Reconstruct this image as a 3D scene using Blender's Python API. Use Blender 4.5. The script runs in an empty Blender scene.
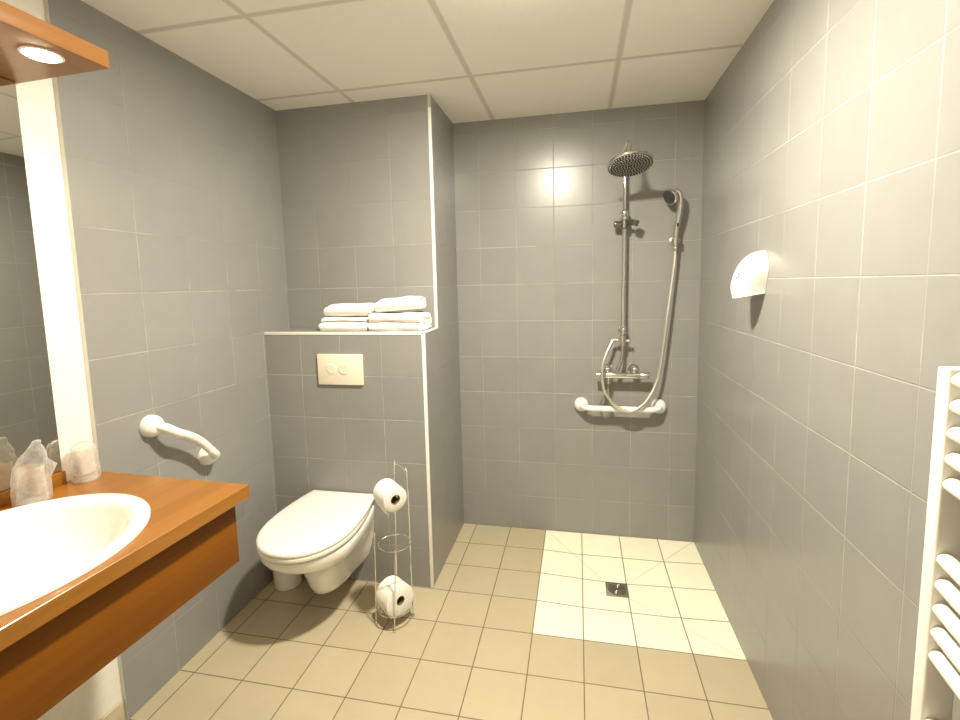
import bpy, bmesh, math, random
from mathutils import Vector, Matrix, noise
random.seed(7)
C = bpy.context.scene.collection
PI = math.pi

# ------------------------------------------------------------------ room figures (metres)
XL, XR = -1.266, 0.787          # left and right tiled walls
XB = -0.479                     # right face of the boxed-in cistern wall
YF, YU = -0.600, -0.400         # its lower and upper front faces
ZL, ZC = 1.194, 2.2625          # ledge and ceiling heights
YE = -1.41                      # where the tiling of the left wall stops
YN = -3.30                      # wall behind the camera
TS = 0.2006                     # floor tile
VO, VT = Vector((-1.281, -1.41, 0)), math.radians(-2.0)   # frame of the wall behind the washbasin
VM = Matrix.Translation(VO) @ Matrix.Rotation(VT, 4, 'Z')

# ------------------------------------------------------------------ node helpers
def new_mat(name):
    m = bpy.data.materials.new(name); m.use_nodes = True
    nt = m.node_tree; b = nt.nodes['Principled BSDF']
    return m, nt, b

def mth(nt, op, a, b=None, c=None):
    n = nt.nodes.new('ShaderNodeMath'); n.operation = op
    for i, v in enumerate((a, b, c)):
        if v is None: continue
        if isinstance(v, (int, float)): n.inputs[i].default_value = v
        else: nt.links.new(v, n.inputs[i])
    return n.outputs[0]

def mixc(nt, f, a, b):
    n = nt.nodes.new('ShaderNodeMix'); n.data_type = 'RGBA'
    for s, v in ((n.inputs[0], f), (n.inputs[6], a), (n.inputs[7], b)):
        if isinstance(v, (int, float)): s.default_value = v
        elif isinstance(v, tuple): s.default_value = (*v, 1)
        else: nt.links.new(v, s)
    return n.outputs[2]

def noise_tex(nt, vec, scale, detail=2.0, rough=0.5):
    n = nt.nodes.new('ShaderNodeTexNoise'); n.inputs['Scale'].default_value = scale
    n.inputs['Detail'].default_value = detail; n.inputs['Roughness'].default_value = rough
    if vec is not None: nt.links.new(vec, n.inputs['Vector'])
    return n.outputs[0]

def maprange(nt, v, a, b, c, d):
    n = nt.nodes.new('ShaderNodeMapRange'); nt.links.new(v, n.inputs[0])
    for i, x in enumerate((a, b, c, d)): n.inputs[1 + i].default_value = x
    return n.outputs[0]

def objco(nt):
    return nt.nodes.new('ShaderNodeTexCoord').outputs['Object']

def mapped(nt, vec, scale):
    n = nt.nodes.new('ShaderNodeMapping'); n.inputs['Scale'].default_value = scale
    nt.links.new(vec, n.inputs['Vector']); return n.outputs[0]

def bump(nt, b, h, strength, dist):
    n = nt.nodes.new('ShaderNodeBump'); n.inputs['Strength'].default_value = strength
    n.inputs['Distance'].default_value = dist; nt.links.new(h, n.inputs['Height'])
    nt.links.new(n.outputs[0], b.inputs['Normal']); return n

def plain(name, col, rough=0.5, metal=0.0, coat=0.0, noisy=0.04, spec=0.5, scale=30):
    m, nt, b = new_mat(name)
    v = noise_tex(nt, objco(nt), scale, 3)
    f = maprange(nt, v, 0.3, 0.7, 0, 1)
    c = mixc(nt, f, tuple(x * (1 - noisy) for x in col), tuple(min(1, x * (1 + noisy)) for x in col))
    nt.links.new(c, b.inputs['Base Color'])
    b.inputs['Roughness'].default_value = rough; b.inputs['Metallic'].default_value = metal
    b.inputs['Coat Weight'].default_value = coat; b.inputs['Coat Roughness'].default_value = 0.08
    b.inputs['Specular IOR Level'].default_value = spec
    return m

def grid(nt, axis, phase, pitch, width):
    """1 on a joint line of the given axis, and the index of the tile"""
    s = mth(nt, 'DIVIDE', mth(nt, 'SUBTRACT', axis, phase), pitch)
    idx = mth(nt, 'FLOOR', s)
    fr = mth(nt, 'SUBTRACT', s, idx)
    d = mth(nt, 'MINIMUM', fr, mth(nt, 'SUBTRACT', 1.0, fr))     # distance to the nearest joint
    w = width / pitch / 2
    line = maprange(nt, d, w * 0.55, w * 1.25, 1, 0)
    return line, idx

def tile_mat(name, axes, phases, pitch, width, col, grout, rough=0.3, worn=True, var=0.025, depth=0.0012, gmin=0.25, rgrout=0.75, spec=0.5, waviness=0.0, fade=None):
    m, nt, b = new_mat(name)
    co = objco(nt); sp = nt.nodes.new('ShaderNodeSeparateXYZ'); nt.links.new(co, sp.inputs[0])
    l0, i0 = grid(nt, sp.outputs[axes[0]], phases[0], pitch, width)
    l1, i1 = grid(nt, sp.outputs[axes[1]], phases[1], pitch, width)
    line = mth(nt, 'MAXIMUM', l0, l1)
    wn = nt.nodes.new('ShaderNodeTexWhiteNoise'); wn.noise_dimensions = '2D'
    cb = nt.nodes.new('ShaderNodeCombineXYZ'); nt.links.new(i0, cb.inputs[0]); nt.links.new(i1, cb.inputs[1])
    nt.links.new(cb.outputs[0], wn.inputs['Vector'])
    k = maprange(nt, wn.outputs['Value'], 0, 1, 1 - var, 1 + var)
    soft = noise_tex(nt, co, 9, 4, 0.6)
    k = mth(nt, 'MULTIPLY', k, maprange(nt, soft, 0.3, 0.7, 0.97, 1.03))
    vm = nt.nodes.new('ShaderNodeVectorMath'); vm.operation = 'SCALE'
    vm.inputs[0].default_value = col; nt.links.new(k, vm.inputs['Scale'])
    if worn:   # joints painted over in places, bare and pale in others
        p = noise_tex(nt, co, 4.5, 3, 0.7)
        g = maprange(nt, p, 0.42, 0.64, gmin, 1.0)
        if fade: g = mth(nt, 'MULTIPLY', g, maprange(nt, sp.outputs['Z'], fade[0], fade[1], 1.0, fade[2]))
        gl = mth(nt, 'MULTIPLY', line, g)
    else: gl = line
    c = mixc(nt, gl, vm.outputs[0], grout)
    nt.links.new(c, b.inputs['Base Color'])
    nt.links.new(mixc(nt, line, (rough,) * 3, (rgrout,) * 3), b.inputs['Roughness'])
    b.inputs['Specular IOR Level'].default_value = spec
    wav = noise_tex(nt, co, 7, 2)
    h = mth(nt, 'SUBTRACT', mth(nt, 'MULTIPLY', wav, waviness), line)
    bump(nt, b, h, 0.6, depth)
    return m

GREY, GROUT = (0.268, 0.262, 0.25), (0.45, 0.425, 0.37)
W = 0.2
M = {}
M['tile_back'] = tile_mat('grey wall tiles, back', ('X', 'Z'), (-0.343, ZL), W, 0.0035, GREY, (0.40, 0.375, 0.33), gmin=0.15, rough=0.29)
M['tile_left'] = tile_mat('grey wall tiles, left', ('Y', 'Z'), (-1.2102, ZL), W, 0.0035, GREY, GROUT, gmin=0.05, fade=(1.45, 1.75, 0.1))
M['tile_right'] = tile_mat('grey wall tiles, right', ('Y', 'Z'), (-0.967, ZL), W, 0.0035, GREY, GROUT, gmin=0.25)
M['tile_box'] = tile_mat('grey wall tiles, boxing front', ('X', 'Z'), (-0.6834, ZL), W, 0.0035, GREY, GROUT, gmin=0.15, fade=(1.45, 1.7, 0.08))
M['tile_boxside'] = tile_mat('grey wall tiles, boxing side', ('Y', 'Z'), (-0.375, ZL), W, 0.0035, GREY, GROUT, gmin=0.1)
M['tile_ledge'] = tile_mat('grey wall tiles, ledge', ('X', 'Y'), (-0.6834, YF), W, 0.0035, GREY, GROUT)
M['floor'] = tile_mat('beige floor tiles', ('X', 'Y'), (0.0, -0.2034), TS, 0.0045, (0.475, 0.405, 0.275), (0.17, 0.135, 0.085), rough=0.42, worn=False, var=0.035, depth=0.0015)
M['floor_pale'] = tile_mat('cream shower floor tiles', ('X', 'Y'), (0.0, -0.2034), TS, 0.005, (0.92, 0.885, 0.70), (0.20, 0.165, 0.11), rough=0.42, worn=False, var=0.02, depth=0.0015)
M['skirting'] = plain('beige tile skirting', (0.54, 0.46, 0.32), 0.4)
M['plaster'] = plain('white painted plaster', (0.80, 0.77, 0.70), 0.75, noisy=0.03, scale=60)
M['trim'] = plain('white plastic edge trim', (0.86, 0.84, 0.78), 0.35, noisy=0.01)
M['ceramic'] = plain('white glazed ceramic', (0.86, 0.84, 0.79), 0.12, coat=0.6, noisy=0.01)
M['plastic'] = plain('white plastic', (0.86, 0.84, 0.79), 0.28, coat=0.2, noisy=0.01)
M['ivory'] = plain('ivory plastic', (0.84, 0.76, 0.62), 0.35, noisy=0.01)
M['ivory_line'] = plain('ivory plastic, button', (0.825, 0.745, 0.605), 0.3, noisy=0.01)
M['enamel'] = plain('white enamelled steel', (0.86, 0.83, 0.76), 0.25, coat=0.4, noisy=0.01)
M['chrome'] = plain('chrome', (0.74, 0.73, 0.70), 0.10, metal=1.0, noisy=0.02)
M['steel'] = plain('brushed steel', (0.50, 0.48, 0.44), 0.34, metal=1.0, noisy=0.08, scale=120)
M['dark_plate'] = plain('dark grey spray plate', (0.045, 0.043, 0.040), 0.4, noisy=0.1)
M['grate'] = plain('dark worn drain grate', (0.10, 0.085, 0.065), 0.5, noisy=0.2)
M['gunmetal'] = plain('dark grey metal', (0.20, 0.19, 0.17), 0.3, metal=0.9, noisy=0.08)
M['nozzle'] = plain('pale rubber nozzles', (0.60, 0.59, 0.56), 0.4)
M['paper'] = plain('white tissue paper', (0.84, 0.81, 0.75), 0.95, noisy=0.03, spec=0.1, scale=90)
M['card'] = plain('brown cardboard tube', (0.18, 0.12, 0.07), 0.9)
M['teal'] = plain('teal print', (0.05, 0.22, 0.20), 0.5)
M['dark_gap'] = plain('dark rubber', (0.03, 0.03, 0.03), 0.7)

def ceiling_mat():
    m, nt, b = new_mat('ceiling panels in a metal grid')
    co = objco(nt); sp = nt.nodes.new('ShaderNodeSeparateXYZ'); nt.links.new(co, sp.inputs[0])
    l0, _ = grid(nt, sp.outputs['X'], -0.8553, 0.5974, 0.024)
    l1, _ = grid(nt, sp.outputs['Y'], -0.5342, 0.5974, 0.024)
    line = mth(nt, 'MAXIMUM', l0, l1)
    n = noise_tex(nt, co, 130, 4, 0.7)
    f = maprange(nt, n, 0.3, 0.7, 0, 1)
    c = mixc(nt, f, (0.88, 0.86, 0.81), (0.93, 0.91, 0.86))
    nt.links.new(mixc(nt, line, c, (0.67, 0.64, 0.58)), b.inputs['Base Color'])
    b.inputs['Roughness'].default_value = 0.9; b.inputs['Specular IOR Level'].default_value = 0.2
    bump(nt, b, n, 0.15, 0.0006)
    return m
M['ceiling'] = ceiling_mat()

def wood_mat(name, dark, light, along='Y', rough=0.32, coat=0.22):
    m, nt, b = new_mat(name)
    co = objco(nt)
    sp = nt.nodes.new('ShaderNodeSeparateXYZ'); nt.links.new(co, sp.inputs[0])
    L = sp.outputs['Y']
    A = mth(nt, 'ADD', sp.outputs['X'], sp.outputs['Z'])     # across the staves
    row = mth(nt, 'FLOOR', mth(nt, 'DIVIDE', A, 0.062))
    wn0 = nt.nodes.new('ShaderNodeTexWhiteNoise'); wn0.noise_dimensions = '1D'; nt.links.new(row, wn0.inputs['W'])
    col = mth(nt, 'FLOOR', mth(nt, 'ADD', mth(nt, 'DIVIDE', L, 0.42), mth(nt, 'MULTIPLY', wn0.outputs['Value'], 7.0)))
    wn = nt.nodes.new('ShaderNodeTexWhiteNoise'); wn.noise_dimensions = '2D'
    cb = nt.nodes.new('ShaderNodeCombineXYZ'); nt.links.new(row, cb.inputs[0]); nt.links.new(col, cb.inputs[1])
    nt.links.new(cb.outputs[0], wn.inputs['Vector'])
    g = noise_tex(nt, mapped(nt, co, (55, 2.6, 55)), 1.0, 5, 0.62)
    f = mth(nt, 'ADD', mth(nt, 'MULTIPLY', wn.outputs['Value'], 0.45), mth(nt, 'MULTIPLY', maprange(nt, g, 0.25, 0.75, 0, 1), 0.55))
    nt.links.new(mixc(nt, f, dark, light), b.inputs['Base Color'])
    b.inputs['Roughness'].default_value = rough
    b.inputs['Coat Weight'].default_value = coat; b.inputs['Coat Roughness'].default_value = 0.12
    bump(nt, b, g, 0.08, 0.001)
    return m
M['wood'] = wood_mat('orange cherry wood laminate', (0.215, 0.076, 0.005), (0.32, 0.130, 0.012))
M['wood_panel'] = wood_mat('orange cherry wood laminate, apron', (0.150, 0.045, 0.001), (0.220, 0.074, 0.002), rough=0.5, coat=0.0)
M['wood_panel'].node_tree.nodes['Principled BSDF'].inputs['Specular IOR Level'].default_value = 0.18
M['wood_top'] = wood_mat('orange cherry wood laminate, canopy', (0.25, 0.098, 0.020), (0.36, 0.155, 0.040), rough=0.36, coat=0.12)

def towel_mat():
    m, nt, b = new_mat('white terry towelling')
    co = objco(nt)
    n = noise_tex(nt, co, 420, 3, 0.7)
    b.inputs['Base Color'].default_value = (0.88, 0.86, 0.82, 1); b.inputs['Roughness'].default_value = 1
    b.inputs['Specular IOR Level'].default_value = 0.1
    b.inputs['Sheen Weight'].default_value = 0.3
    bump(nt, b, n, 0.5, 0.002)
    return m
M['towel'] = towel_mat()

def mirror_mat():
    m, nt, b = new_mat('silvered mirror glass')
    b.inputs['Metallic'].default_value = 1; b.inputs['Roughness'].default_value = 0.015
    n = noise_tex(nt, objco(nt), 3, 2)
    nt.links.new(mixc(nt, n, (0.66, 0.66, 0.62), (0.70, 0.70, 0.66)), b.inputs['Base Color'])
    return m
M['mirror'] = mirror_mat()

def film_mat(name, rough, op, crinkle):
    m, nt, b = new_mat(name)
    co = objco(nt)
    n = noise_tex(nt, co, 55, 4, 0.6)
    b.inputs['Base Color'].default_value = (0.93, 0.91, 0.88, 1)
    b.inputs['Roughness'].default_value = rough
    if crinkle: bump(nt, b, n, 0.8, 0.006)
    tr = nt.nodes.new('ShaderNodeBsdfTransparent'); tr.inputs[0].default_value = (0.97, 0.95, 0.93, 1)
    mx = nt.nodes.new('ShaderNodeMixShader')
    f = maprange(nt, n, 0.35, 0.7, op * 0.5, min(1, op * 1.8))
    fr = nt.nodes.new('ShaderNodeLayerWeight'); fr.inputs[0].default_value = 0.35
    f2 = mth(nt, 'MINIMUM', mth(nt, 'ADD', f, mth(nt, 'MULTIPLY', fr.outputs['Facing'], 0.45)), 1.0)
    nt.links.new(f2, mx.inputs[0]); nt.links.new(tr.outputs[0], mx.inputs[1]); nt.links.new(b.outputs[0], mx.inputs[2])
    out = nt.nodes['Material Output']; nt.links.new(mx.outputs[0], out.inputs['Surface'])
    return m
M['film'] = film_mat('crinkled clear plastic film', 0.16, 0.11, True)
M['tumbler'] = film_mat('clear plastic tumbler', 0.08, 0.07, False)

def emit_mat(name, col, strength):
    m, nt, b = new_mat(name)
    b.inputs['Emission Color'].default_value = (*col, 1); b.inputs['Emission Strength'].default_value = strength
    b.inputs['Base Color'].default_value = (*col, 1)
    return m
M['lamp_glow'] = emit_mat('warm lit lamp glass', (1.0, 0.84, 0.58), 28)
M['dome_glow'] = emit_mat('lit ceiling lamp glass', (1.0, 0.925, 0.755), 180)

# ------------------------------------------------------------------ object helpers
def wmat(o):
    m = o.matrix_basis.copy()
    while o.parent: o = o.parent; m = o.matrix_basis @ m
    return m

def thing(name, label, cat, loc=(0, 0, 0), mat=None, group=None):
    o = bpy.data.objects.new(name, None); C.objects.link(o); o.empty_display_size = 0.05
    o.matrix_basis = mat if mat is not None else Matrix.Translation(Vector(loc))
    o['label'] = label; o['category'] = cat
    if group: o['group'] = group
    return o

def part(name, bm, m, parent=None, smooth=True, label=None, base=None, angle=35):
    """link a bmesh drawn in world coordinates as ONE mesh object"""
    me = bpy.data.meshes.new(name); o = bpy.data.objects.new(name, me); C.objects.link(o)
    if parent is not None:
        o.parent = parent; bm.transform(wmat(parent).inverted())
    elif base is not None:
        o.location = base; bm.transform(Matrix.Translation(-Vector(base)))
    bmesh.ops.recalc_face_normals(bm, faces=bm.faces)
    for f in bm.faces: f.smooth = smooth
    if smooth:
        for e in bm.edges:
            if len(e.link_faces) == 2 and e.calc_face_angle(0) > math.radians(angle): e.smooth = False
    bm.to_mesh(me); bm.free()
    for x in (m if isinstance(m, (list, tuple)) else [m]): me.materials.append(x)
    if label: o['label'] = label
    return o

def tag(o, label, cat, group=None):
    o['label'] = label; o['category'] = cat
    if group: o['group'] = group
    return o

def struct(o, label=None):
    o['kind'] = 'structure'
    if label: o['label'] = label
    return o

def box_bm(lo, hi, bev=0.0, seg=2, bm=None, mtx=None):
    bm = bm or bmesh.new()
    r = bmesh.ops.create_cube(bm, size=1.0)
    vs = r['verts']
    for v in vs: v.co = Vector([(lo[i] + hi[i]) / 2 + v.co[i] * (hi[i] - lo[i]) for i in range(3)])
    if bev > 0:
        es = list({e for v in vs for e in v.link_edges})
        rr = bmesh.ops.bevel(bm, geom=es, offset=bev, segments=seg, profile=0.5, affect='EDGES')
        vs = list({v for f in rr['faces'] for v in f.verts} | {v for v in vs if v.is_valid})
    if mtx is not None: bmesh.ops.transform(bm, matrix=mtx, verts=[v for v in vs if v.is_valid])
    return bm

def ring_loft(rings, closed=True, cap0=True, cap1=True, bm=None, mi=0):
    bm = bm or bmesh.new()
    R = [[bm.verts.new(p) for p in r] for r in rings]
    n = len(R[0])
    for a, b in zip(R, R[1:]):
        for i in range(n if closed else n - 1):
            j = (i + 1) % n
            try:
                f = bm.faces.new((a[i], a[j], b[j], b[i])); f.material_index = mi
            except ValueError: pass
    if cap0 and closed: bm.faces.new(list(reversed(R[0])))
    if cap1 and closed: bm.faces.new(R[-1])
    return bm

def frame(axis):
    a = Vector(axis).normalized()
    u = a.orthogonal().normalized(); return u, a.cross(u).normalized(), a

def lathe(profile, o=(0, 0, 0), axis=(0, 0, 1), n=32, bm=None, cap0=True, cap1=True):
    """profile: (radius, distance along the axis)"""
    u, v, a = frame(axis); o = Vector(o)
    rings = [[o + a * h + (u * math.cos(2 * PI * i / n) + v * math.sin(2 * PI * i / n)) * max(r, 1e-4) for i in range(n)] for r, h in profile]
    return ring_loft(rings, True, cap0, cap1, bm)

def smooth_path(pts, k=8, closed=False):
    P = [Vector(p) for p in pts]; out = []; n = len(P)
    segs = n if closed else n - 1
    for i in range(segs):
        if closed: a, b, c, d = P[(i - 1) % n], P[i], P[(i + 1) % n], P[(i + 2) % n]
        else: a, b, c, d = P[max(i - 1, 0)], P[i], P[i + 1], P[min(i + 2, n - 1)]
        for s in range(k):
            t = s / k
            out.append(0.5 * ((2 * b) + (c - a) * t + (2 * a - 5 * b + 4 * c - d) * t * t + (3 * b - a - 3 * c + d) * t ** 3))
    if not closed: out.append(P[-1].copy())
    return out

def tube(pts, r, n=12, bm=None, closed=False, scale_y=1.0, up=None):
    P = [Vector(p) for p in pts]; N = len(P)
    rr = r if isinstance(r, (list, tuple)) else [r] * N
    rings = []; nrm = None
    for i in range(N):
        if closed: t = (P[(i + 1) % N] - P[(i - 1) % N])
        else: t = P[min(i + 1, N - 1)] - P[max(i - 1, 0)]
        t.normalize()
        if nrm is None:
            nrm = (Vector(up) - t * t.dot(Vector(up))).normalized() if up else t.orthogonal().normalized()
        nrm = (nrm - t * nrm.dot(t)).normalized(); bi = t.cross(nrm)
        rings.append([P[i] + (nrm * math.cos(2 * PI * k / n) + bi * math.sin(2 * PI * k / n) * scale_y) * rr[i] for k in range(n)])
    if closed: rings.append(rings[0]); return tube_closed(rings, bm)
    return ring_loft(rings, True, True, True, bm)

def tube_closed(rings, bm):
    bm = bm or bmesh.new(); R = [[bm.verts.new(p) for p in r] for r in rings[:-1]]; R.append(R[0]); n = len(R[0])
    for a, b in zip(R, R[1:]):
        for i in range(n): bm.faces.new((a[i], a[(i + 1) % n], b[(i + 1) % n], b[i]))
    return bm

def ball(o, r, bm=None, sc=(1, 1, 1), n=16):
    bm = bm or bmesh.new()
    q = bmesh.ops.create_uvsphere(bm, u_segments=n, v_segments=max(6, n // 2), radius=r)
    for v in q['verts']: v.co = Vector(o) + Vector([v.co[i] * sc[i] for i in range(3)])
    return bm

def slab(quads, mats, name):
    """faces given as (corner points, material index)"""
    bm = bmesh.new()
    for q, mi in quads:
        f = bm.faces.new([bm.verts.new(p) for p in q]); f.material_index = mi
    me = bpy.data.meshes.new(name); bm.to_mesh(me); bm.free()
    for m in mats: me.materials.append(m)
    o = bpy.data.objects.new(name, me); C.objects.link(o); return o

# ------------------------------------------------------------------ the room
sx0, sy1 = 0.0, -(0.2034 + 3 * TS)           # corner of the cream shower floor
dc, dh, dz = (0.355, -0.455), 0.05, -0.014     # floor drain: centre, half size, depth of the fall
def floor_obj():
    x0, x1, y0, y1 = -1.55, 0.90, 0.10, YN - 0.1
    q = [([(x0, y1, 0), (x1, y1, 0), (x1, sy1, 0), (x0, sy1, 0)], 0),
         ([(x0, sy1, 0), (sx0, sy1, 0), (sx0, y0, 0), (x0, y0, 0)], 0)]
    o = [(sx0, sy1, 0), (XR + .02, sy1, 0), (XR + .02, 0.02, 0), (sx0, 0.02, 0)]
    i = [(dc[0] - dh, dc[1] - dh, dz), (dc[0] + dh, dc[1] - dh, dz), (dc[0] + dh, dc[1] + dh, dz), (dc[0] - dh, dc[1] + dh, dz)]
    for k in range(4): q.append(([o[k], o[(k + 1) % 4], i[(k + 1) % 4], i[k]], 1))
    q.append((i, 1))
    return slab(q, [M['floor'], M['floor_pale']], 'floor')
struct(floor_obj(), 'beige square floor tiles with a cream tiled shower corner')
# saw cuts running from the corners of the shower to the drain
cuts = bmesh.new()
for a, b in (((sx0, 0.0), (dc[0] - dh, dc[1] + dh)), ((XR, 0.0), (dc[0] + dh, dc[1] + dh)), ((XR, sy1), (dc[0] + dh, dc[1] - dh))):
    A, B = Vector((*a, 0.0)), Vector((*b, dz)); s = (B - A).cross(Vector((0, 0, 1))).normalized() * 0.0011
    lift = Vector((0, 0, 0.0006))
    vs = [cuts.verts.new(p + lift) for p in (A - s, A + s, B + s, B - s)]; cuts.faces.new(vs)
M['cut'] = plain('grey saw-cut joint', (0.52, 0.47, 0.35), 0.7)
struct(part('trim_6', cuts, M['cut'], smooth=False), 'thin diagonal joints cut across the cream shower tiles')

struct(part('wall_back', box_bm((-1.45, 0, -.05), (0.95, 0.12, ZC + .1)), M['tile_back'], smooth=False), 'grey tiled back wall behind the shower')
struct(part('wall_right', box_bm((XR, YN, -.05), (XR + .12, 0.0, ZC + .1)), M['tile_right'], smooth=False), 'grey tiled right wall')
def left_wall():
    bm = box_bm((-1.45, YE, -.05), (XL, 0.0, ZC + .1))
    for f in bm.faces: f.material_index = 1 if f.calc_center_median().y < YE + .01 else 0
    return part('wall_left', bm, [M['tile_left'], M['plaster']], smooth=False)
struct(left_wall(), 'grey tiled left wall')
bm = box_bm((-.12, -2.1, -.05), (0, 0.0, ZC + .1)); bm.transform(VM)
struct(part('wall_washbasin', bm, M['plaster'], smooth=False), 'white painted wall behind the washbasin')
bm = box_bm((0, -1.9, 0), (.011, -0.004, .075), .003); bm.transform(VM)
struct(part('baseboard_left', bm, M['skirting']), 'beige tile skirting under the washbasin')
struct(part('wall_front', box_bm((-1.6, YN - .12, -.05), (0.95, YN, ZC + .1)), M['plaster'], smooth=False), 'white wall behind the camera')
struct(part('ceiling', box_bm((-1.6, YN - .1, ZC), (0.95, 0.1, ZC + .08)), M['ceiling'], smooth=False), 'suspended ceiling of cream square panels')
def boxing():
    bm = bmesh.new()
    pts = [(YF, 0), (YF, ZL), (YU, ZL), (YU, ZC + .02), (0.02, ZC + .02), (0.02, 0)]
    L = [bm.verts.new((XL - .02, y, z)) for y, z in pts]; Rr = [bm.verts.new((XB, y, z)) for y, z in pts]
    for i in range(6):
        j = (i + 1) % 6
        f = bm.faces.new((L[i], L[j], Rr[j], Rr[i])); f.material_index = 2 if i == 1 else 0
    f = bm.faces.new(Rr); f.material_index = 1
    f = bm.faces.new(L); f.material_index = 1
    return part('wall_alcove', bm, [M['tile_box'], M['tile_boxside'], M['tile_ledge']], smooth=False)
struct(boxing(), 'grey tiled boxing behind the toilet with a ledge half way up')
t = .0045
def trim(n, lo, hi, label): struct(part('trim_%d' % n, box_bm(lo, hi, .0015), M['trim']), label)
trim(1, (XB - .012, YF - t * .5, 0), (XB + t * .5, YF + .008, ZL), 'white edge trim on the lower corner of the boxing')
trim(2, (XL, YF - t * .5, ZL - .012), (XB - .002, YF + .010, ZL + t * .5), 'white edge trim along the front of the ledge')
trim(3, (XB - .012, YF + .010, ZL - .007), (XB + t * .5, YU, ZL + t * .5), 'short white edge trim on the side of the ledge')
trim(4, (XB - .012, YU - t * .5, ZL + .002), (XB + t * .5, YU + .008, ZC - .055), 'white edge trim on the upper corner of the boxing')
M['trim_grey'] = plain('grey edge trim', (0.50, 0.48, 0.43), 0.5)  # greyer colour for the top end of the corner trim
struct(part('trim_5', box_bm((XB - .012, YU - t * .5, ZC - .055), (XB + t * .5, YU + .008, ZC), .0015), M['trim_grey']), 'short greyer top end of the corner trim')

# ------------------------------------------------------------------ vanity counter
CT = .851; CD = .554
BC, BA, BB = (.277, -.436), .257, .302        # basin centre and half axes in the frame of the wall
def V(p): return VM @ Vector(p)
van = thing('vanity_counter', 'orange wooden counter with a deep front apron on the left wall, holding the white basin', 'counter', mat=VM @ Matrix.Translation((0, 0, .60)))
def countertop():
    n = 96; x0, x1, y0, y1 = 0.0015, CD, -1.15, -.004; z0, z1 = CT - .037, CT
    ha, hb = BA - .014, BB - .014
    inner, outer = [], []
    for i in range(n):
        a = 2 * PI * i / n; c, s = math.cos(a), math.sin(a)
        inner.append((BC[0] + ha * c, BC[1] + hb * s))
        k = min((x1 - BC[0]) / c if c > 1e-9 else (x0 - BC[0]) / c if c < -1e-9 else 1e9,
                (y1 - BC[1]) / s if s > 1e-9 else (y0 - BC[1]) / s if s < -1e-9 else 1e9)
        outer.append([BC[0] + k * c, BC[1] + k * s])
    for cx, cy in ((x0, y0), (x0, y1), (x1, y0), (x1, y1)):      # pull the nearest sample onto each corner
        p = min(outer, key=lambda q: (q[0] - cx) ** 2 + (q[1] - cy) ** 2); p[0], p[1] = cx, cy
    e = .0012
    def shr(p, d): return (min(max(p[0], x0 + d), x1 - d), min(max(p[1], y0 + d), y1 - d))
    rings = [[V((*p, z1)) for p in inner], [V((*shr(p, e), z1)) for p in outer], [V((*p, z1 - e)) for p in outer],
             [V((*p, z0 + e)) for p in outer], [V((*shr(p, e), z0)) for p in outer], [V((*p, z0)) for p in inner]]
    bm = ring_loft(rings + [rings[0]], True, False, False)
    bmesh.ops.remove_doubles(bm, verts=bm.verts, dist=1e-5)
    return bm
part('countertop', countertop(), M['wood'], van)
bm = box_bm((CD - .055, -1.15, .628), (CD - .036, -.020, CT - .037), .001); bm.transform(VM)
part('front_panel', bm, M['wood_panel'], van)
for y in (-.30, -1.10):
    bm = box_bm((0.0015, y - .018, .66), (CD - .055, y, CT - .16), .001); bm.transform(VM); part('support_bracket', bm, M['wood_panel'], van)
bm = box_bm((0.0015, -1.15, CT), (.016, -.094, CT + .037), .001); bm.transform(VM)
part('backsplash', bm, M['wood'], van)

# ------------------------------------------------------------------ washbasin
def basin():
    n = 72
    prof = [(1.0, .000), (1.0, .006), (.985, .0105), (.955, .0125), (.90, .0105), (.86, .004), (.835, -.010), (.80, -.040), (.72, -.085), (.58, -.118), (.38, -.136), (.15, -.142), (.085, -.143)]
    rings = []
    for k, h in prof:
        rings.append([V((BC[0] + (BA * k) * math.cos(2 * PI * i / n), BC[1] + BB * k * math.sin(2 * PI * i / n), CT + .0005 + h)) for i in range(n)])
    outp = [(.085, -.150), (.40, -.145), (.62, -.126), (.76, -.090), (.84, -.042), (.88, -.004), (.93, .0)]
    for k, h in outp:
        rings.append([V((BC[0] + (BA * k) * math.cos(2 * PI * i / n), BC[1] + BB * k * math.sin(2 * PI * i / n), CT + .0005 + h)) for i in range(n)])
    bm = ring_loft(rings + [rings[0]], True, False, False)
    bmesh.ops.remove_doubles(bm, verts=bm.verts, dist=1e-5)
    return bm
bas = thing('washbasin', 'white oval ceramic basin set into the orange wooden counter', 'washbasin', V((*BC, CT)))
part('bowl', basin(), M['ceramic'], bas, angle=60)
part('drain', lathe([(.021, -.1475), (.021, -.140), (.018, -.138), (.001, -.138)], V((BC[0], BC[1], CT)), n=24), M['chrome'], bas, label='chrome drain')

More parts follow.
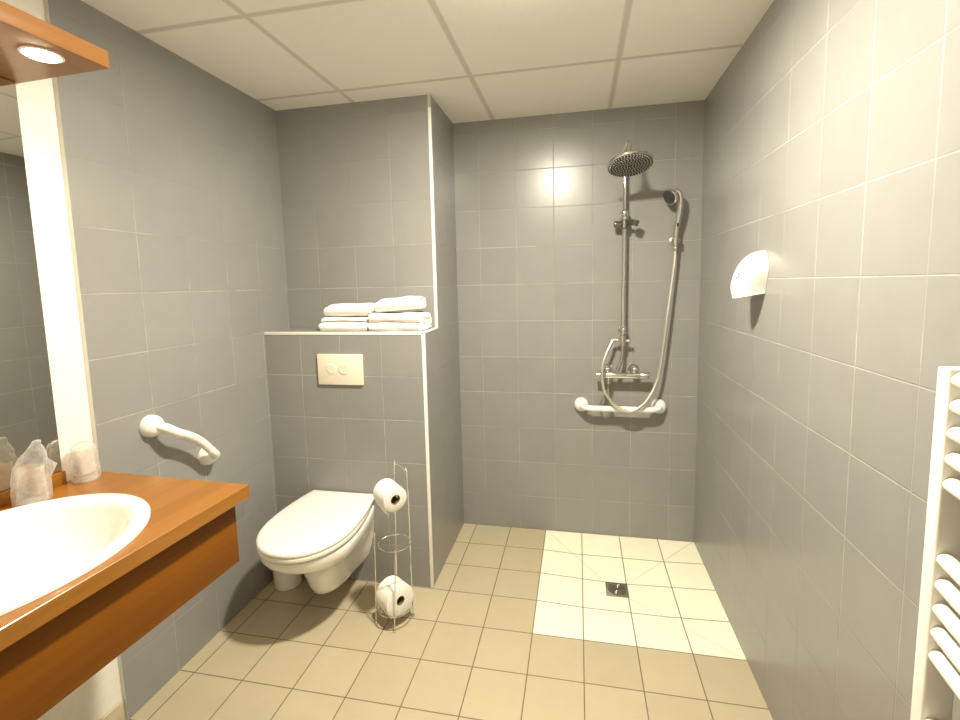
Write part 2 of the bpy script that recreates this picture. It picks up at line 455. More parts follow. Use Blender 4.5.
# ------------------------------------------------------------------ mirror and canopy lamp
CZ = 1.957
bm = box_bm((0.0005, -1.15, CT + .039), (.006, -.095, CZ - .001), .0012, 1); bm.transform(VM)
tag(part('wall_mirror', bm, M['mirror'], base=V((0, -.6, CT + .039))), 'tall mirror on the white wall above the counter', 'mirror')
can = thing('lamp_canopy', 'orange wooden canopy shelf with a glowing round spotlight above the mirror', 'lamp', mat=VM @ Matrix.Translation((0, 0, CZ)))
def canopy():
    bm = box_bm((0.0, -1.15, CZ), (.31, -.085, CZ + .042), .0015); bm.transform(VM); return bm
part('board', canopy(), M['wood_top'], can)
LAMPS = [(.235, -.185), (.235, -.82)]  # second spotlight lies out of view, added to even out the lighting
for x, y in LAMPS:
    o = V((x, y, CZ))
    tr = part('spotlight', lathe([(.033, 0), (.041, 0), (.041, -.003), (.035, -.004), (.033, -.001)], o, n=32, cap0=False, cap1=False), M['trim'], can, label='round recessed spotlight')
    part('lamp_glass', lathe([(.034, -.0012), (.031, -.006), (.020, -.0105), (.001, -.012)], o, n=32), M['lamp_glow'], tr, label='glowing lamp glass')

# ------------------------------------------------------------------ wrapped tumblers
def wrapped(label, base, seed, crown, spur, lean, h=.094, r=.031):
    b = V(base)
    t = thing('wrapped_tumbler', label, 'tumbler', b, group='wrapped tumblers on the counter')
    part('tumbler', lathe([(r * .90, .001), (r * .93, .002), (r * .76, h), (r * .70, h + .001), (r * .68, h - .002), (r * .84, .003)], b, n=32), M['tumbler'], t)
    rnd = random.Random(seed); n = 48; rings = []
    prof = [(1.02, 0), (1.10, .004), (1.08, .03), (1.04, .06), (.97, .088), (.90, .1)]
    prof += crown
    for k, z in prof:
        ring = []
        for i in range(n):
            a = 2 * PI * i / n
            w = noise.noise(Vector((math.cos(a) * 1.6 + seed, math.sin(a) * 1.6, z * 28)))
            w2 = noise.noise(Vector((math.cos(a) * 4 + seed, math.sin(a) * 4, z * 70)))
            q = r * k * (1 + .13 * w + .09 * w2) if z > .002 else r * k
            if spur: q += spur[2] * max(0, math.cos(a - spur[0])) ** 8 * math.exp(-((z - spur[1]) / .012) ** 2)
            zz = max(z + .005 * w2 * min(1, z * 30), 0.0006)
            f = max(0, z - .085)
            ring.append(b + Vector((q * math.cos(a) + lean[0] * f, q * math.sin(a) + lean[1] * f, zz)))
        rings.append(ring)
    part('wrapper', ring_loft(rings, True, False, True), M['film'], t, label='crinkled clear plastic wrapper', angle=80)
wrapped('plastic-wrapped tumbler standing against the white wall, farthest from the camera', (.050, -.066, CT), 3, [(.74, .108), (.45, .113), (.1, .115)], None, (0, 0))
wrapped('plastic-wrapped tumbler with a tall twisted wrapper in front of the mirror', (.061, -.206, CT), 11, [(.82, .110), (.70, .125), (.48, .140), (.30, .150), (.26, .158), (.05, .162)], (1.2, .085, .022), (.1, .25), r=.036)

# ------------------------------------------------------------------ grab bars
def grab_bar(label, A, B, nrm, drop, off=.072, arc=.0):
    A, B, nrm = Vector(A), Vector(B), Vector(nrm)
    d = (B - A).normalized(); up = nrm.cross(d); up = up if up.z > 0 else -up
    t = thing('grab_bar', label, 'grab bar', (A + B) / 2, group='white wall grab bars')
    pts = [A + nrm * .008, A + nrm * .038, A + nrm * (off * .86) + d * .018 - up * drop * .4, A + nrm * off + d * .055 - up * drop]
    L = (B - A).length
    for k in range(1, 8):
        f = k / 8; pts.append(A + nrm * off + d * (.055 + (L - .11) * f) + up * (arc * math.sin(PI * f) - drop))
    pts += [B + nrm * off - d * .055 - up * drop, B + nrm * (off * .86) - d * .018 - up * drop * .4, B + nrm * .038, B + nrm * .008]
    part('bar', tube(smooth_path(pts, 6), .0155, 16), M['plastic'], t)
    for P in (A, B):
        part('flange', lathe([(.038, .0005), (.0385, .012), (.035, .024), (.028, .034), (.021, .040), (.016, .042)], P, nrm, n=32), M['plastic'], t, label='domed wall flange')
grab_bar('white horizontal grab bar on the back wall below the shower mixer', (.199, 0, .737), (.597, 0, .737), (0, -1, 0), .004)
grab_bar('white sloping grab bar on the left wall beside the toilet', (XL, -1.232, .937), (XL, -1.004, .748), (1, 0, 0), 0, off=.07, arc=.012)

# ------------------------------------------------------------------ toilet
TX = -.902
def pan_ring(hw, yfront, ywide, bw, yback, z, n=56):
    pts = []
    for i in range(n // 2 + 1):                          # front half: right to left
        a = PI * i / (n // 2); p = 2.15
        c, s = math.cos(a), math.sin(a)
        x = math.copysign(abs(c) ** (2 / p), c) * hw; y = ywide - (abs(s) ** (2 / p)) * (ywide - yfront)
        pts.append(Vector((TX + x, y, z)))
    m = n // 4
    def side(f): return bw + (hw - bw) * (1 - f ** 2.0)
    for i in range(1, m): f = i / m; pts.append(Vector((TX - side(f), ywide + (yback - ywide) * f, z)))
    pts += [Vector((TX - bw, yback, z)), Vector((TX - bw * .33, yback, z)), Vector((TX + bw * .33, yback, z)), Vector((TX + bw, yback, z))]
    for i in range(m - 1, 0, -1): f = i / m; pts.append(Vector((TX + side(f), ywide + (yback - ywide) * f, z)))
    return pts
wc = thing('toilet', 'white wall-hung toilet with its lid closed', 'toilet', (TX, -.85, .08))
YB = YF - .0015
secs = [(.040, -.785, -.70, .045, .084), (.062, -.835, -.70, .075, .088), (.074, -.862, -.71, .088, .103), (.083, -.880, -.72, .110, .140), (.093, -.895, -.74, .127, .190), (.108, -.915, -.77, .137, .235),
        (.134, -.965, -.81, .142, .272), (.160, -1.025, -.84, .146, .300), (.180, -1.072, -.855, .148, .330), (.187, -1.092, -.86, .150, .360), (.186, -1.093, -.86, .150, .379), (.181, -1.087, -.86, .147, .3830)]
part('bowl', ring_loft([pan_ring(hw, yf, yw, bw, YB, z) for hw, yf, yw, bw, z in secs]), M['ceramic'], wc, angle=50)
def tip(p): return p + Vector((0, 0, .012 * max(0, p.y + 1.10) / .5))      # seat and lid rise a little to the hinge
def ring_slab(hw, yf, z0, z1, e, yb, bw):
    R = []
    for k, z in ((e, z0), (e * .3, z0 + e * .3), (0, z0 + e), (0, z1 - e), (e * .3, z1 - e * .3), (e, z1)):
        R.append(pan_ring(hw - k, yf + k, -.865, bw - k, yb, z))
    return ring_loft([[tip(p) for p in q] for q in R])
part('seat', ring_slab(.191, -1.103, .3885, .4085, .005, -.632, .155), M['plastic'], wc, angle=60)
def lid():
    R = []
    for k, z in ((.006, .4105), (.001, .412), (0, .416), (.001, .424), (.006, .4295), (.016, .4325), (.05, .4345), (.10, .4355), (.16, .4358)):
        R.append(pan_ring(.192 - k, -1.105 + k * 1.15, -.865, max(.158 - k, .02), -.606 - k * .8, z))
    return ring_loft([[tip(p) for p in q] for q in R])
part('lid', lid(), M['plastic'], wc, angle=60, label='closed lid')
for s in (-1, 1):
    part('hinge', lathe([(.011, -.02), (.012, -.018), (.012, .018), (.011, .02)], (TX + s * .078, -.622, .399), (1, 0, 0), n=16), M['plastic'], wc)

# flush plate
fp = thing('flush_plate', 'ivory dual flush plate on the tiles above the toilet', 'flush plate', (-.889, YF, 1.025))
part('plate', box_bm((-.995, YF - .012, .953), (-.772, YF - .0005, 1.095), .003), M['ivory'], fp)
for x, r in ((-.926, .025), (-.864, .027)):
    part('button', lathe([(r, .0), (r, .0020), (r - .0015, .0030), (r - .006, .0032), (.001, .0026)], (x, YF - .011, 1.027), (0, -1, 0), n=40), M['ivory_line'], fp, label='round flush button')

# brush holder
bh = thing('brush_holder', 'white cylindrical holder on the floor between the toilet and the left wall', 'brush holder', (-1.170, -.683, 0))
part('canister', lathe([(.056, .0005), (.060, .004), (.064, .10), (.067, .22), (.066, .232), (.062, .232), (.060, .12), (.05, .02)], (-1.172, -.682, 0), n=40), M['plastic'], bh)
part('brush_handle', lathe([(.035, .10), (.03, .23), (.012, .236), (.010, .30), (.012, .345), (.004, .35)], (-1.172, -.682, 0), n=20), M['plastic'], bh)

# ------------------------------------------------------------------ toilet roll stand and rolls
fa, fb, fc, fd = Vector((-.549, -.893, 0)), Vector((-.506, -.792, 0)), Vector((-.640, -.868, 0)), Vector((-.592, -.757, 0))
st = thing('toilet_roll_stand', 'thin chrome wire stand for toilet rolls beside the toilet', 'toilet roll stand', ((fa + fc + fb + fd) / 4))
wr = .0024
def Z(p, z, dx=0, dy=0): return Vector((p.x + dx, p.y + dy, z))
tA, tC = Z(fa, .352, .018, .0), Z(fc, .405, .012, -.002)
topB, topD = Z(fb, .628, -.002, .0), Z(fd, .640, .012, .004)
part('leg', tube([Z(fa, .008), Z(fa, .03), tA], wr, 8), M['chrome'], st)
part('leg', tube([Z(fc, .008), tC], wr, 8), M['chrome'], st)
midp = (topB + topD) / 2
arch = [Z(fd, .008), Z(fd, .3, .006, 0), topD, topD + Vector((.010, -.003, .012)), midp + Vector((0, 0, .020)), topB + Vector((-.010, .003, .015)), topB, Z(fb, .3, -.002, 0), Z(fb, .008)]
part('frame', tube(smooth_path(arch, 8), wr, 8), M['chrome'], st, label='tall wire frame with a rounded top')
for p in (fa, fb, fc, fd): part('foot', ball(Z(p, .0072), .0065, n=12), M['chrome'], st)
for p in (tA, tC): part('knob', ball(p, .0055, n=12), M['chrome'], st)
ctr = (fa + fb + fc + fd) / 4
def ringpts(z, r, dx=0.0, n=40): return [Vector((ctr.x + dx + r * math.cos(2 * PI * i / n), ctr.y + r * math.sin(2 * PI * i / n), z)) for i in range(n)]
part('basket_ring', tube(ringpts(.345, .066, .012), wr, 8, closed=True), M['chrome'], st, label='wire hoop half way up')
part('basket_ring', tube(ringpts(.068, .0735), wr, 8, closed=True), M['chrome'], st, label='wire hoop near the floor')
for ang in (.45, 2.0):
    u = Vector((math.cos(ang), math.sin(ang), 0)); pts = [ctr + u * (.0725 * c) + Vector((0, 0, .068 - .046 * (1 - c * c))) for c in [x / 8 - 1 for x in range(17)]]
    part('cradle_wire', tube(pts, wr, 8), M['chrome'], st)
# arm carrying the upper roll
RU = Vector((-.555, -.868, .570)); ax = Vector((.75, -.64, -.06)).normalized()
arm0 = Z(fd, .600, .010, .003)
part('roll_arm', tube(smooth_path([arm0, RU - ax * .075 + Vector((0, 0, .016)), RU - ax * .05 + Vector((0, 0, .0155)), RU + Vector((0, 0, .0155)), RU + ax * .058 + Vector((0, 0, .0155)), RU + ax * .062 + Vector((0, 0, .024))], 6), wr, 8), M['chrome'], st)
part('knob', ball(RU - ax * .075 + Vector((0, 0, .016)), .005, n=12), M['chrome'], st)

def roll(label, c, axis, R, L, rc, flap):
    axis = Vector(axis).normalized(); c = Vector(c)
    t = thing('toilet_roll', label, 'toilet roll', c, group='toilet rolls on the wire stand')
    h = L / 2
    part('paper', lathe([(rc, -h), (R - .003, -h), (R, -h + .002), (R, h - .002), (R - .003, h), (rc, h), (rc, -h)], c, axis, n=48, cap0=False, cap1=False), M['paper'], t)
    part('core', lathe([(rc - .0003, -h + .001), (rc - .0003, h - .001), (rc - .0015, h - .001), (rc - .0015, -h + .001), (rc - .0003, -h + .001)], c, axis, n=32, cap0=False, cap1=False), M['card'], t, label='brown cardboard core')
    # loose end of the sheet
    g = Vector((0, 0, -1)); g = (g - axis * g.dot(axis)).normalized(); s = axis.cross(g)
    if s.dot(Vector((-1, -.4, 0))) < 0: s = -s
    a0, out, dn = flap
    bm = bmesh.new(); rows = []
    for k in range(9):
        f = k / 8; a = a0 + f * .55
        p = (s * math.cos(a) + g * math.sin(a)) * (R + .0012 + out * f * f) + g * dn * f * f
        rows.append([c + p + axis * (h * .98 * w) + g * (.004 * math.sin(3 * w + 1) * f) for w in [x / 6 - 1 for x in range(13)]])
    outer = [[p + (p - c - axis * (p - c).dot(axis)).normalized() * .0008 for p in r] for r in rows]
    R2 = [a + list(reversed(b)) for a, b in zip(rows, outer)]
    part('loose_sheet', ring_loft(R2, True, True, True), M['paper'], t, angle=80)
roll('white toilet roll hanging on the upper arm of the wire stand', RU, ax, .050, .098, .020, (.5, .004, .012))
RLc = Vector((ctr.x, ctr.y, .110)); axl = Vector((.80, -.58, .04))
roll('fuller white toilet roll resting in the bottom of the wire stand', RLc, axl, .064, .094, .019, (.40, .003, .001))

# ------------------------------------------------------------------ towels on the ledge
def ribbon(path, th):
    """closed outline of a cloth strip of given thickness following a 2-D path"""
    n = len(path); Lf, Rt = [], []
    for i in range(n):
        a, b = path[max(i - 1, 0)], path[min(i + 1, n - 1)]
        t = (b - a).normalized(); nn = Vector((-t.y, t.x)); f = 1.0
        if i == 0 or i == n - 1: f = .45
        Lf.append(path[i] + nn * th / 2 * f); Rt.append(path[i] - nn * th / 2 * f)
    return Lf + list(reversed(Rt))
def folded_path(d, layers, pitch):
    P = []; r = pitch / 2
    for k in range(layers):
        z = pitch * (k + .5); ends = (d / 2 - r, -d / 2 + r)
        a, b = ends if k % 2 == 0 else ends[::-1]
        for i in range(9): P.append(Vector((a + (b - a) * i / 8, z)))
        if k < layers - 1:
            s = -1 if k % 2 == 0 else 1
            for i in range(1, 6): q = PI * i / 6; P.append(Vector((b + s * r * math.sin(q), z + r - r * math.cos(q))))
    return P
def spiral_path(a, b, turns, pitch):
    P = []; n = int(turns * 28)
    for i in range(n + 1):
        q = 2 * PI * i / 28; f = 1 - i / (n + 1) * .9
        P.append(Vector((a * f * math.cos(q + 2.6), b + b * f * math.sin(q + 2.6))))
    return P
def towel(name, label, path, th, x0, x1, y, z, seed, tilt=0.0, sag=.004, yaw=0.0):
    out = ribbon(path, th); N = 26; rings = []
    for i in range(N + 1):
        f = i / N; e = min(f, 1 - f)
        k = 1 - .10 * math.exp(-e * 26)
        ring = []
        for p in out:
            x = x0 + (x1 - x0) * f
            w = noise.noise(Vector((x * 14 + seed, p.x * 16, p.y * 22)))
            endw = noise.noise(Vector((p.x * 24 + seed, p.y * 40, seed))) * .010 * (2 * f - 1)
            zz = p.y * k + max(0, p.y) * 0 + sag * w * min(1, p.y / .02)
            ring.append(Vector((x + endw, y + p.x * (1 - .03 * math.exp(-e * 20)) + .004 * w + yaw * (x - (x0 + x1) / 2), z + max(zz, .0008) + tilt * (x - x0))))
        rings.append(ring)
    bm = ring_loft(rings, True, True, True)
    return tag(part(name, bm, M['towel'], base=((x0 + x1) / 2, y, z), angle=70), label, 'towel', 'white towels on the ledge')
zt = ZL + .0030
towel('folded_towel', 'white folded towel on the left of the ledge, under a smaller rolled one', folded_path(.160, 3, .0210), .0198, -.984, -.748, -.512, zt, 1.0)
towel('rolled_towel', 'small white rolled towel on top of the left folded towel', spiral_path(.062, .031, 2.6, .012), .0135, -.968, -.742, -.512, zt + .0645, 4.3)
towel('folded_towel', 'thick white folded towel with ruffled edges on the right of the ledge', folded_path(.168, 4, .0200), .0188, -.738, -.498, -.512, zt, 7.7, sag=.007)
towel('rolled_towel', 'tilted white towel roll on top of the right folded towel', spiral_path(.066, .031, 2.4, .013), .0145, -.712, -.512, -.515, zt + .0815, 9.1, tilt=.075, sag=.006, yaw=.05)

# ------------------------------------------------------------------ shower column
PX, PY = .411, -.060
sc = thing('shower_set', 'chrome shower column with a round overhead rose and bar mixer on the back wall', 'shower', (PX, 0, .89))
HC = Vector((.410, -.300, 1.912)); hn = Vector((.07, -.31, -1)).normalized()
HT = HC - hn * .052
part('riser_pipe', tube([(PX - .004, PY, 1.10), (PX - .003, PY, 1.20), (PX, PY, 1.70)], .0115, 16), M['chrome'], sc)
arm = [(PX, PY, 1.70), (PX, PY, 1.86), (PX, PY, 1.955), (PX, PY - .018, 2.005), (PX, PY - .065, 2.030), (PX, PY - .150, 2.032), (PX - .001, HT.y + .030, 2.018), tuple(HT + Vector((0, .004, .022))), tuple(HT)]
part('shower_arm', tube(smooth_path(arm, 8), .0092, 14), M['chrome'], sc)
rose = part('shower_rose', lathe([(.012, -.052), (.016, -.046), (.018, -.030), (.030, -.020), (.070, -.013), (.098, -.008), (.1015, -.003), (.1005, .002), (.096, .004)], HC, hn, n=56), M['chrome'], sc, label='round tilted overhead rose')
plate = part('spray_plate', lathe([(.096, .0035), (.095, .0048), (.001, .0052)], HC, hn, n=56), M['dark_plate'], rose, label='dark spray plate dotted with nozzles')
bm = bmesh.new(); hu, hv, ha = frame(hn)
for ringi in range(1, 8):
    rr = .0126 * ringi; cnt = 6 * ringi
    for i in range(cnt):
        q = 2 * PI * i / cnt + ringi * .2; p = HC + hn * .0052 + (hu * math.cos(q) + hv * math.sin(q)) * rr
        lathe([(.0026, -.001), (.0022, .0024), (.0006, .0029)], p, hn, n=6, bm=bm, cap0=False)
o = part('nozzles', bm, M['nozzle'], rose, label='pale rubber nozzles'); o['kind'] = 'stuff'
# wall brackets, slider, diverter
def knob(o, axis, L, r, bm=None): return lathe([(r * .7, 0), (r, L * .15), (r, L * .8), (r * .85, L * .95), (r * .3, L)], o, axis, n=24, bm=bm)
bm = lathe([(.019, .0005), (.019, .006), (.009, .010), (.009, .05), (.016, .052)], (PX, 0, 1.722), (0, -1, 0), n=24)
bm = lathe([(.0165, -.024), (.018, -.020), (.018, .020), (.0165, .024)], (PX, PY, 1.722), (0, 0, 1), n=24, bm=bm)
part('wall_bracket', bm, M['chrome'], sc)
bm = lathe([(.019, .0005), (.019, .006), (.009, .010), (.009, .05), (.014, .052)], (PX - .003, 0, 1.146), (0, -1, 0), n=24)
bm = lathe([(.0150, -.022), (.0165, -.018), (.0165, .018), (.0150, .022)], (PX - .003, PY, 1.146), (0, 0, 1), n=24, bm=bm)
ball((PX - .003, PY - .012, 1.146), .0165, bm)
part('wall_bracket', bm, M['chrome'], sc)
sl = part('slide_holder', lathe([(.0155, -.026), (.021, -.022), (.021, .016), (.0155, .022)], (PX, PY, 1.682), (0, 0, 1), n=24), M['gunmetal'], sc)
part('clamp_knob', knob((PX - .014, PY, 1.678), (-1, -.2, .1), .040, .017), M['gunmetal'], sl)
bm = tube([(PX + .012, PY - .006, 1.684), (PX + .036, PY - .028, 1.682)], .009, 12); lathe([(.016, -.014), (.0195, .014), (.0165, .014), (.013, -.014), (.016, -.014)], (PX + .046, PY - .038, 1.681), (.25, -.25, 1), n=20, bm=bm, cap0=False, cap1=False)
part('handset_cradle', bm, M['gunmetal'], sl)
part('ornament_ball', ball((PX - .002, PY - .012, 1.735), .0195), M['chrome'], sl)
dv = part('diverter', lathe([(.0115, -.030), (.0155, -.026), (.0155, .026), (.0115, .030)], (PX - .005, PY, 1.092), (0, 0, 1), n=24), M['chrome'], sc)
part('diverter_knob', knob((PX + .008, PY, 1.092), (1, -.1, .05), .030, .0095), M['chrome'], dv)
part('hose_outlet', lathe([(.008, 0), (.009, .004), (.009, .016), (.0075, .020)], (PX - .018, PY, 1.096), (-1, 0, 0), n=16), M['chrome'], dv)
part('connecting_pipe', tube(smooth_path([(PX - .005, PY, 1.070), (PX - .005, PY - .004, 1.03), (PX - .012, PY - .006, .985), (PX - .026, PY - .008, .950), (PX - .034, PY - .008, .928)], 8), .0088, 14), M['steel'], sc)
MZ, MY = .912, -.070
mb = part('mixer_bar', lathe([(.0155, -.085), (.017, -.080), (.017, .080), (.0155, .085)], (.405, MY, MZ), (1, 0, 0), n=32), M['chrome'], sc)
for s, nm in ((-1, 'flow_knob'), (1, 'temperature_knob')):
    part(nm, lathe([(.0155, .086), (.0180, .090), (.0180, .126), (.0165, .132), (.006, .133)], (.405, MY, MZ), (s, 0, 0), n=32), M['steel'], mb)
for x in (.331, .467):
    bm = lathe([(.030, .0005), (.030, .004), (.020, .012), (.0165, .02), (.0165, .045), (.0185, .050)], (x, 0, MZ + .020), (0, -1, 0), n=28)
    ball((x, -.052, MZ + .026), .0195, bm)
    part('wall_union', bm, M['chrome'], mb)
part('outlet_nipple', lathe([(.009, .014), (.011, .020), (.011, .038), (.008, .044)], (.337, MY, MZ), (0, 0, -1), n=20), M['chrome'], mb)

# hose, handset and its holder
loop = [(.337, MY, .8665), (.334, MY + .004, .84), (.322, MY + .02, .808), (.302, MY + .032, .766), (.297, MY + .036, .715), (.316, MY + .034, .681), (.342, MY + .030, .692), (.352, MY + .026, .745), (.340, MY + .024, .80), (.3365, MY + .010, .846)]
lp = smooth_path(loop, 8)
tag(part('water_loop', tube(lp, .0042, 8), M['steel'], base=(.337, -.03, .868)), 'thin dark metal loop hanging under the shower mixer behind the grab bar', 'hose')
M['hose'] = plain('pale ribbed metal hose', (0.80, 0.77, 0.69), 0.32, metal=0.85, noisy=0.05, scale=200)
hose = [(.655, -.055, 1.5355), (.652, -.056, 1.48), (.637, -.060, 1.347), (.618, -.070, 1.197), (.600, -.068, 1.020), (.576, -.075, .890), (.523, -.098, .788), (.455, -.104, .735), (.391, -.104, .745), (.342, -.102, .789), (.309, -.102, .857), (.304, -.100, .958), (.325, -.085, 1.030), (.352, -.068, 1.084), (.352, -.063, 1.091), (PX - .0400, PY, 1.096)]
hb = tube(smooth_path(hose, 10), .0074, 12)
tag(part('shower_hose', hb, M['hose'], base=(.455, -.10, .735)), 'long chrome hose looping down from the hand shower and across the grab bar', 'hose')
hs = thing('hand_shower', 'chrome hand shower with a curved handle hooked high on the back wall', 'hand shower', (.655, -.055, 1.558))
hpts = [(.655, -.055, 1.562), (.655, -.056, 1.600), (.658, -.059, 1.650), (.667, -.066, 1.710), (.672, -.075, 1.760), (.667, -.084, 1.800), (.650, -.089, 1.824), (.632, -.090, 1.822)]
hp = smooth_path(hpts, 6); nn = len(hp)
part('handle', tube(hp, [.0095 + .0055 * math.sin(PI * min(1, i / nn * 1.2)) for i in range(nn)], 14), M['chrome'], hs)
hc = Vector((.618, -.097, 1.797)); hd = Vector((-.72, -.52, -.42)).normalized()
part('spray_head', lathe([(.010, -.026), (.024, -.020), (.036, -.010), (.040, -.002), (.039, .004), (.035, .007)], hc, hd, n=36), M['chrome'], hs)
part('spray_face', lathe([(.035, .0065), (.033, .0085), (.001, .009)], hc, hd, n=36), M['dark_plate'], hs, label='dark spray face')
part('handle_button', ball((.6595, -.074, 1.665), .007, sc=(.7, .6, 1.6)), M['dark_gap'], hs, label='dark button')
part('hose_nut', lathe([(.0075, 0), (.0095, .003), (.0095, .022), (.008, .025)], (.655, -.055, 1.562), (0, .0, -1), n=16), M['chrome'], hs)
hh = thing('hand_shower_holder', 'small dark wall hook carrying the hand shower', 'holder', (.655, 0, 1.59))
bm = lathe([(.020, .0005), (.020, .008), (.010, .012), (.010, .040)], (.655, 0, 1.592), (0, -1, 0), n=24)
part('wall_peg', bm, M['steel'], hh)
part('clip', lathe([(.0150, -.013), (.020, -.012), (.021, .012), (.0150, .013), (.0150, -.013)], (.6555, -.0565, 1.588), (0, -.03, 1), n=24, cap0=False, cap1=False), M['steel'], hh)

# ------------------------------------------------------------------ floor drain
fd_ = thing('floor_drain', 'square metal floor drain with a dark round grate in the cream shower floor', 'drain', (*dc, dz))
part('frame', box_bm((dc[0] - dh, dc[1] - dh, dz + .0004), (dc[0] + dh, dc[1] + dh, dz + .004), .0012), M['steel'], fd_)
gr = part('grate', lathe([(.041, .0035), (.041, .0052), (.038, .0058), (.001, .0054)], (*dc, dz), n=40), M['grate'], fd_, label='dark round grate')
bm = bmesh.new()
for r_ in (.012, .022, .032):
    for k in range(8):
        a0 = 2 * PI * k / 8 + .1; pts = [(dc[0] + r_ * math.cos(a0 + .55 * i / 6), dc[1] + r_ * math.sin(a0 + .55 * i / 6), dz + .0056) for i in range(7)]
        tube(pts, .0013, 6, bm=bm)
part('slots', bm, M['gunmetal'], gr)

# ------------------------------------------------------------------ soap dispenser
SY, SZ = -.802, 1.345
sd = thing('soap_dispenser', 'white domed soap dispenser on the right tiled wall', 'soap dispenser', (XR, SY, SZ))
def shell(h0, hw, dp, hh, bm=None):
    n, m = 40, 22; rings = []
    for j in range(m + 1):
        f = j / m; zz = SZ + h0 + hh * math.sin(f * PI / 2)
        k = max(math.cos(f * PI / 2) ** .85, .001)
        low = math.exp(-(f / .10) ** 2) * .10; q = min(1, f / .45); egg = .62 + .38 * (q * q * (3 - 2 * q))
        ring = []
        for i in range(n + 1):
            a = PI * i / n
            ring.append(Vector((XR - .0008 - dp * k * (1 - low) * math.sin(a) ** .8, SY + hw * (k ** .62) * egg * (1 - low * .5) * math.cos(a), zz - .016 * math.sin(a) * (1 - f))))
        rings.append(ring)
    bm = bmesh.new()
    R = [[bm.verts.new(p) for p in r] for r in rings]
    for a, b in zip(R, R[1:]):
        for i in range(n): bm.faces.new((a[i], a[i + 1], b[i + 1], b[i]))
        bm.faces.new((a[n], a[0], b[0], b[n]))
    bm.faces.new(R[0]); bm.faces.new(R[-1])
    return bm
cover = part('cover', shell(.000, .070, .096, .142), M['plastic'], sd, angle=60)
part('base', lathe([(.034, .0008), (.034, .030), (.028, .048)], (XR, SY, SZ + .030), (-1, 0, 0), n=36), M['plastic'], sd)
part('spout', lathe([(.024, .012), (.020, -.006), (.016, -.018), (.006, -.020)], (XR - .045, SY, SZ + .002), n=24), M['ivory'], sd)
from mathutils.bvhtree import BVHTree
_cm = cover.data; _off = Vector((XR, SY, SZ))
cov_t = BVHTree.FromPolygons([v.co + _off for v in _cm.vertices], [tuple(p.vertices) for p in _cm.polygons])
bm = bmesh.new()
for my, mz, mr in ((-.024, .066, .0045), (-.021, .053, .0045), (-.029, .058, .0035)):      # three small dots printed on the dome
    ring = []
    for i in range(12):
        q = 2 * PI * i / 12
        h = cov_t.ray_cast(Vector((XR - .4, SY + my + mr * math.cos(q), SZ + mz + mr * math.sin(q))), Vector((1, 0, 0)))
        ring.append((h[0], h[1]))
    out = [p + (n if n.x < 0 else -n) * .0004 for p, n in ring]
    bm.faces.new([bm.verts.new(p) for p in out])
part('printed_mark', bm, M['teal'], sd, label='small teal printed mark')

# ------------------------------------------------------------------ towel radiator
rd = thing('towel_radiator', 'white ladder towel radiator on the right wall', 'radiator', (XR, -1.98, .28))
yA, yB = -1.729, -2.231
for y in (yA, yB):
    part('upright', box_bm((.7155, y - .013, .28), (.758, y + .013, 1.257), .004, 3), M['enamel'], rd)
zs = [1.240, 1.201, 1.160, 1.120, 1.081, .962, .921, .881, .842, .803, .686, .646, .606, .566, .526, .41, .37, .33]
for z in zs:
    pts = []
    for i in range(25):
        f = i / 24; pts.append((.7305 - .022 * 4 * f * (1 - f), yA - .008 + (yB - yA + .016) * f, z))
    part('rung', tube(pts, .0118, 14), M['enamel'], rd)
for y in (yA, yB):
    for z in (.42, 1.16):
        part('wall_bracket', lathe([(.017, .0005), (.017, .006), (.009, .010), (.009, .040)], (XR, y, z), (-1, 0, 0), n=20), M['enamel'], rd)

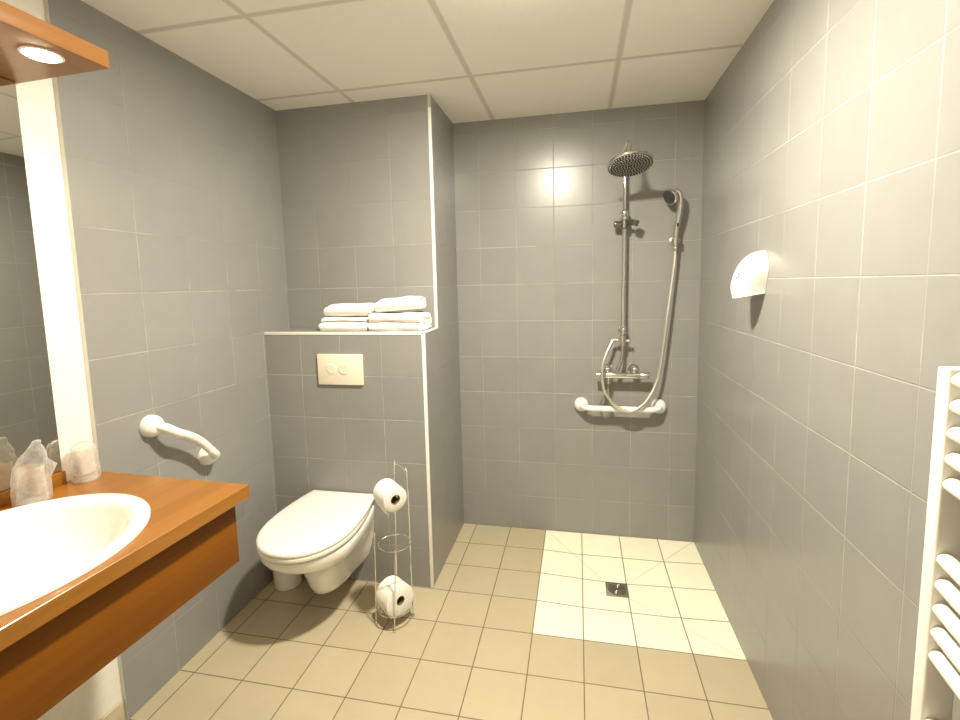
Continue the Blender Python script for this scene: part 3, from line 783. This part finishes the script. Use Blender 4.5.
# ------------------------------------------------------------------ lights
def area(name, loc, size, watt, col, rot=(0, 0, 0), spread=PI):
    l = bpy.data.lights.new(name, 'AREA'); l.shape = 'DISK'; l.size = size; l.energy = watt; l.color = col; l.spread = spread
    o = bpy.data.objects.new(name, l); C.objects.link(o); o.location = loc; o.rotation_euler = rot; return o
WARM = (1.0, .925, .755)
DL = [(.02, -1.32, 42)]
for i, (x, y, wt) in enumerate(DL):
    t = thing('ceiling_downlight', 'round glass downlight in the middle of the ceiling', 'lamp', (x, y, ZC))
    part('ring', lathe([(.066, 0), (.080, 0), (.080, -.003), (.070, -.006), (.066, -.004), (.066, 0)], (x, y, ZC - .0005), n=40, cap0=False, cap1=False), M['trim'], t)
    part('lamp_glass', lathe([(.066, -.0015), (.066, -.022), (.062, -.029), (.050, -.032), (.001, -.033)], (x, y, ZC - .0005), n=40), M['dome_glow'], t, label='glowing lamp glass')
    area('ceiling_lamp_light', (x, y, ZC - .037), .12, wt, WARM)
for x, y in LAMPS:
    p = V((x, y, CZ - .015))
    area('canopy_lamp_light', p, .06, 0.8, (1.0, .84, .60), spread=math.radians(125))

w = bpy.data.worlds.new('World'); bpy.context.scene.world = w; w.use_nodes = True
w.node_tree.nodes['Background'].inputs[0].default_value = (1, .93, .82, 1)
w.node_tree.nodes['Background'].inputs[1].default_value = 0.05

# ------------------------------------------------------------------ camera
f_px, yaw, pitch, roll_ = 465.8986, -0.2, -0.1038, -0.0226
F = Vector((math.sin(yaw) * math.cos(pitch), math.cos(yaw) * math.cos(pitch), math.sin(pitch)))
R0 = Vector((math.cos(yaw), -math.sin(yaw), 0)); U0 = R0.cross(F)
Rr = R0 * math.cos(roll_) + U0 * math.sin(roll_); Uu = -R0 * math.sin(roll_) + U0 * math.cos(roll_)
cam = bpy.data.cameras.new('camera'); co = bpy.data.objects.new('camera', cam); C.objects.link(co)
mw = Matrix.Identity(4)
for i in range(3): mw[i][0] = Rr[i]; mw[i][1] = Uu[i]; mw[i][2] = -F[i]
mw.translation = Vector((0.1814, -2.5355, 1.395)); co.matrix_world = mw
cam.sensor_width = 36; cam.lens = f_px / 960 * 36
cam.shift_x = -4.1155 / 960; cam.shift_y = -26.9029 / 960
cam.clip_start = 0.02
bpy.context.scene.camera = co

vs = bpy.context.scene.view_settings
vs.view_transform = 'Standard'; vs.look = 'None'; vs.gamma = 1; vs.use_curve_mapping = False; vs.exposure = 0.40
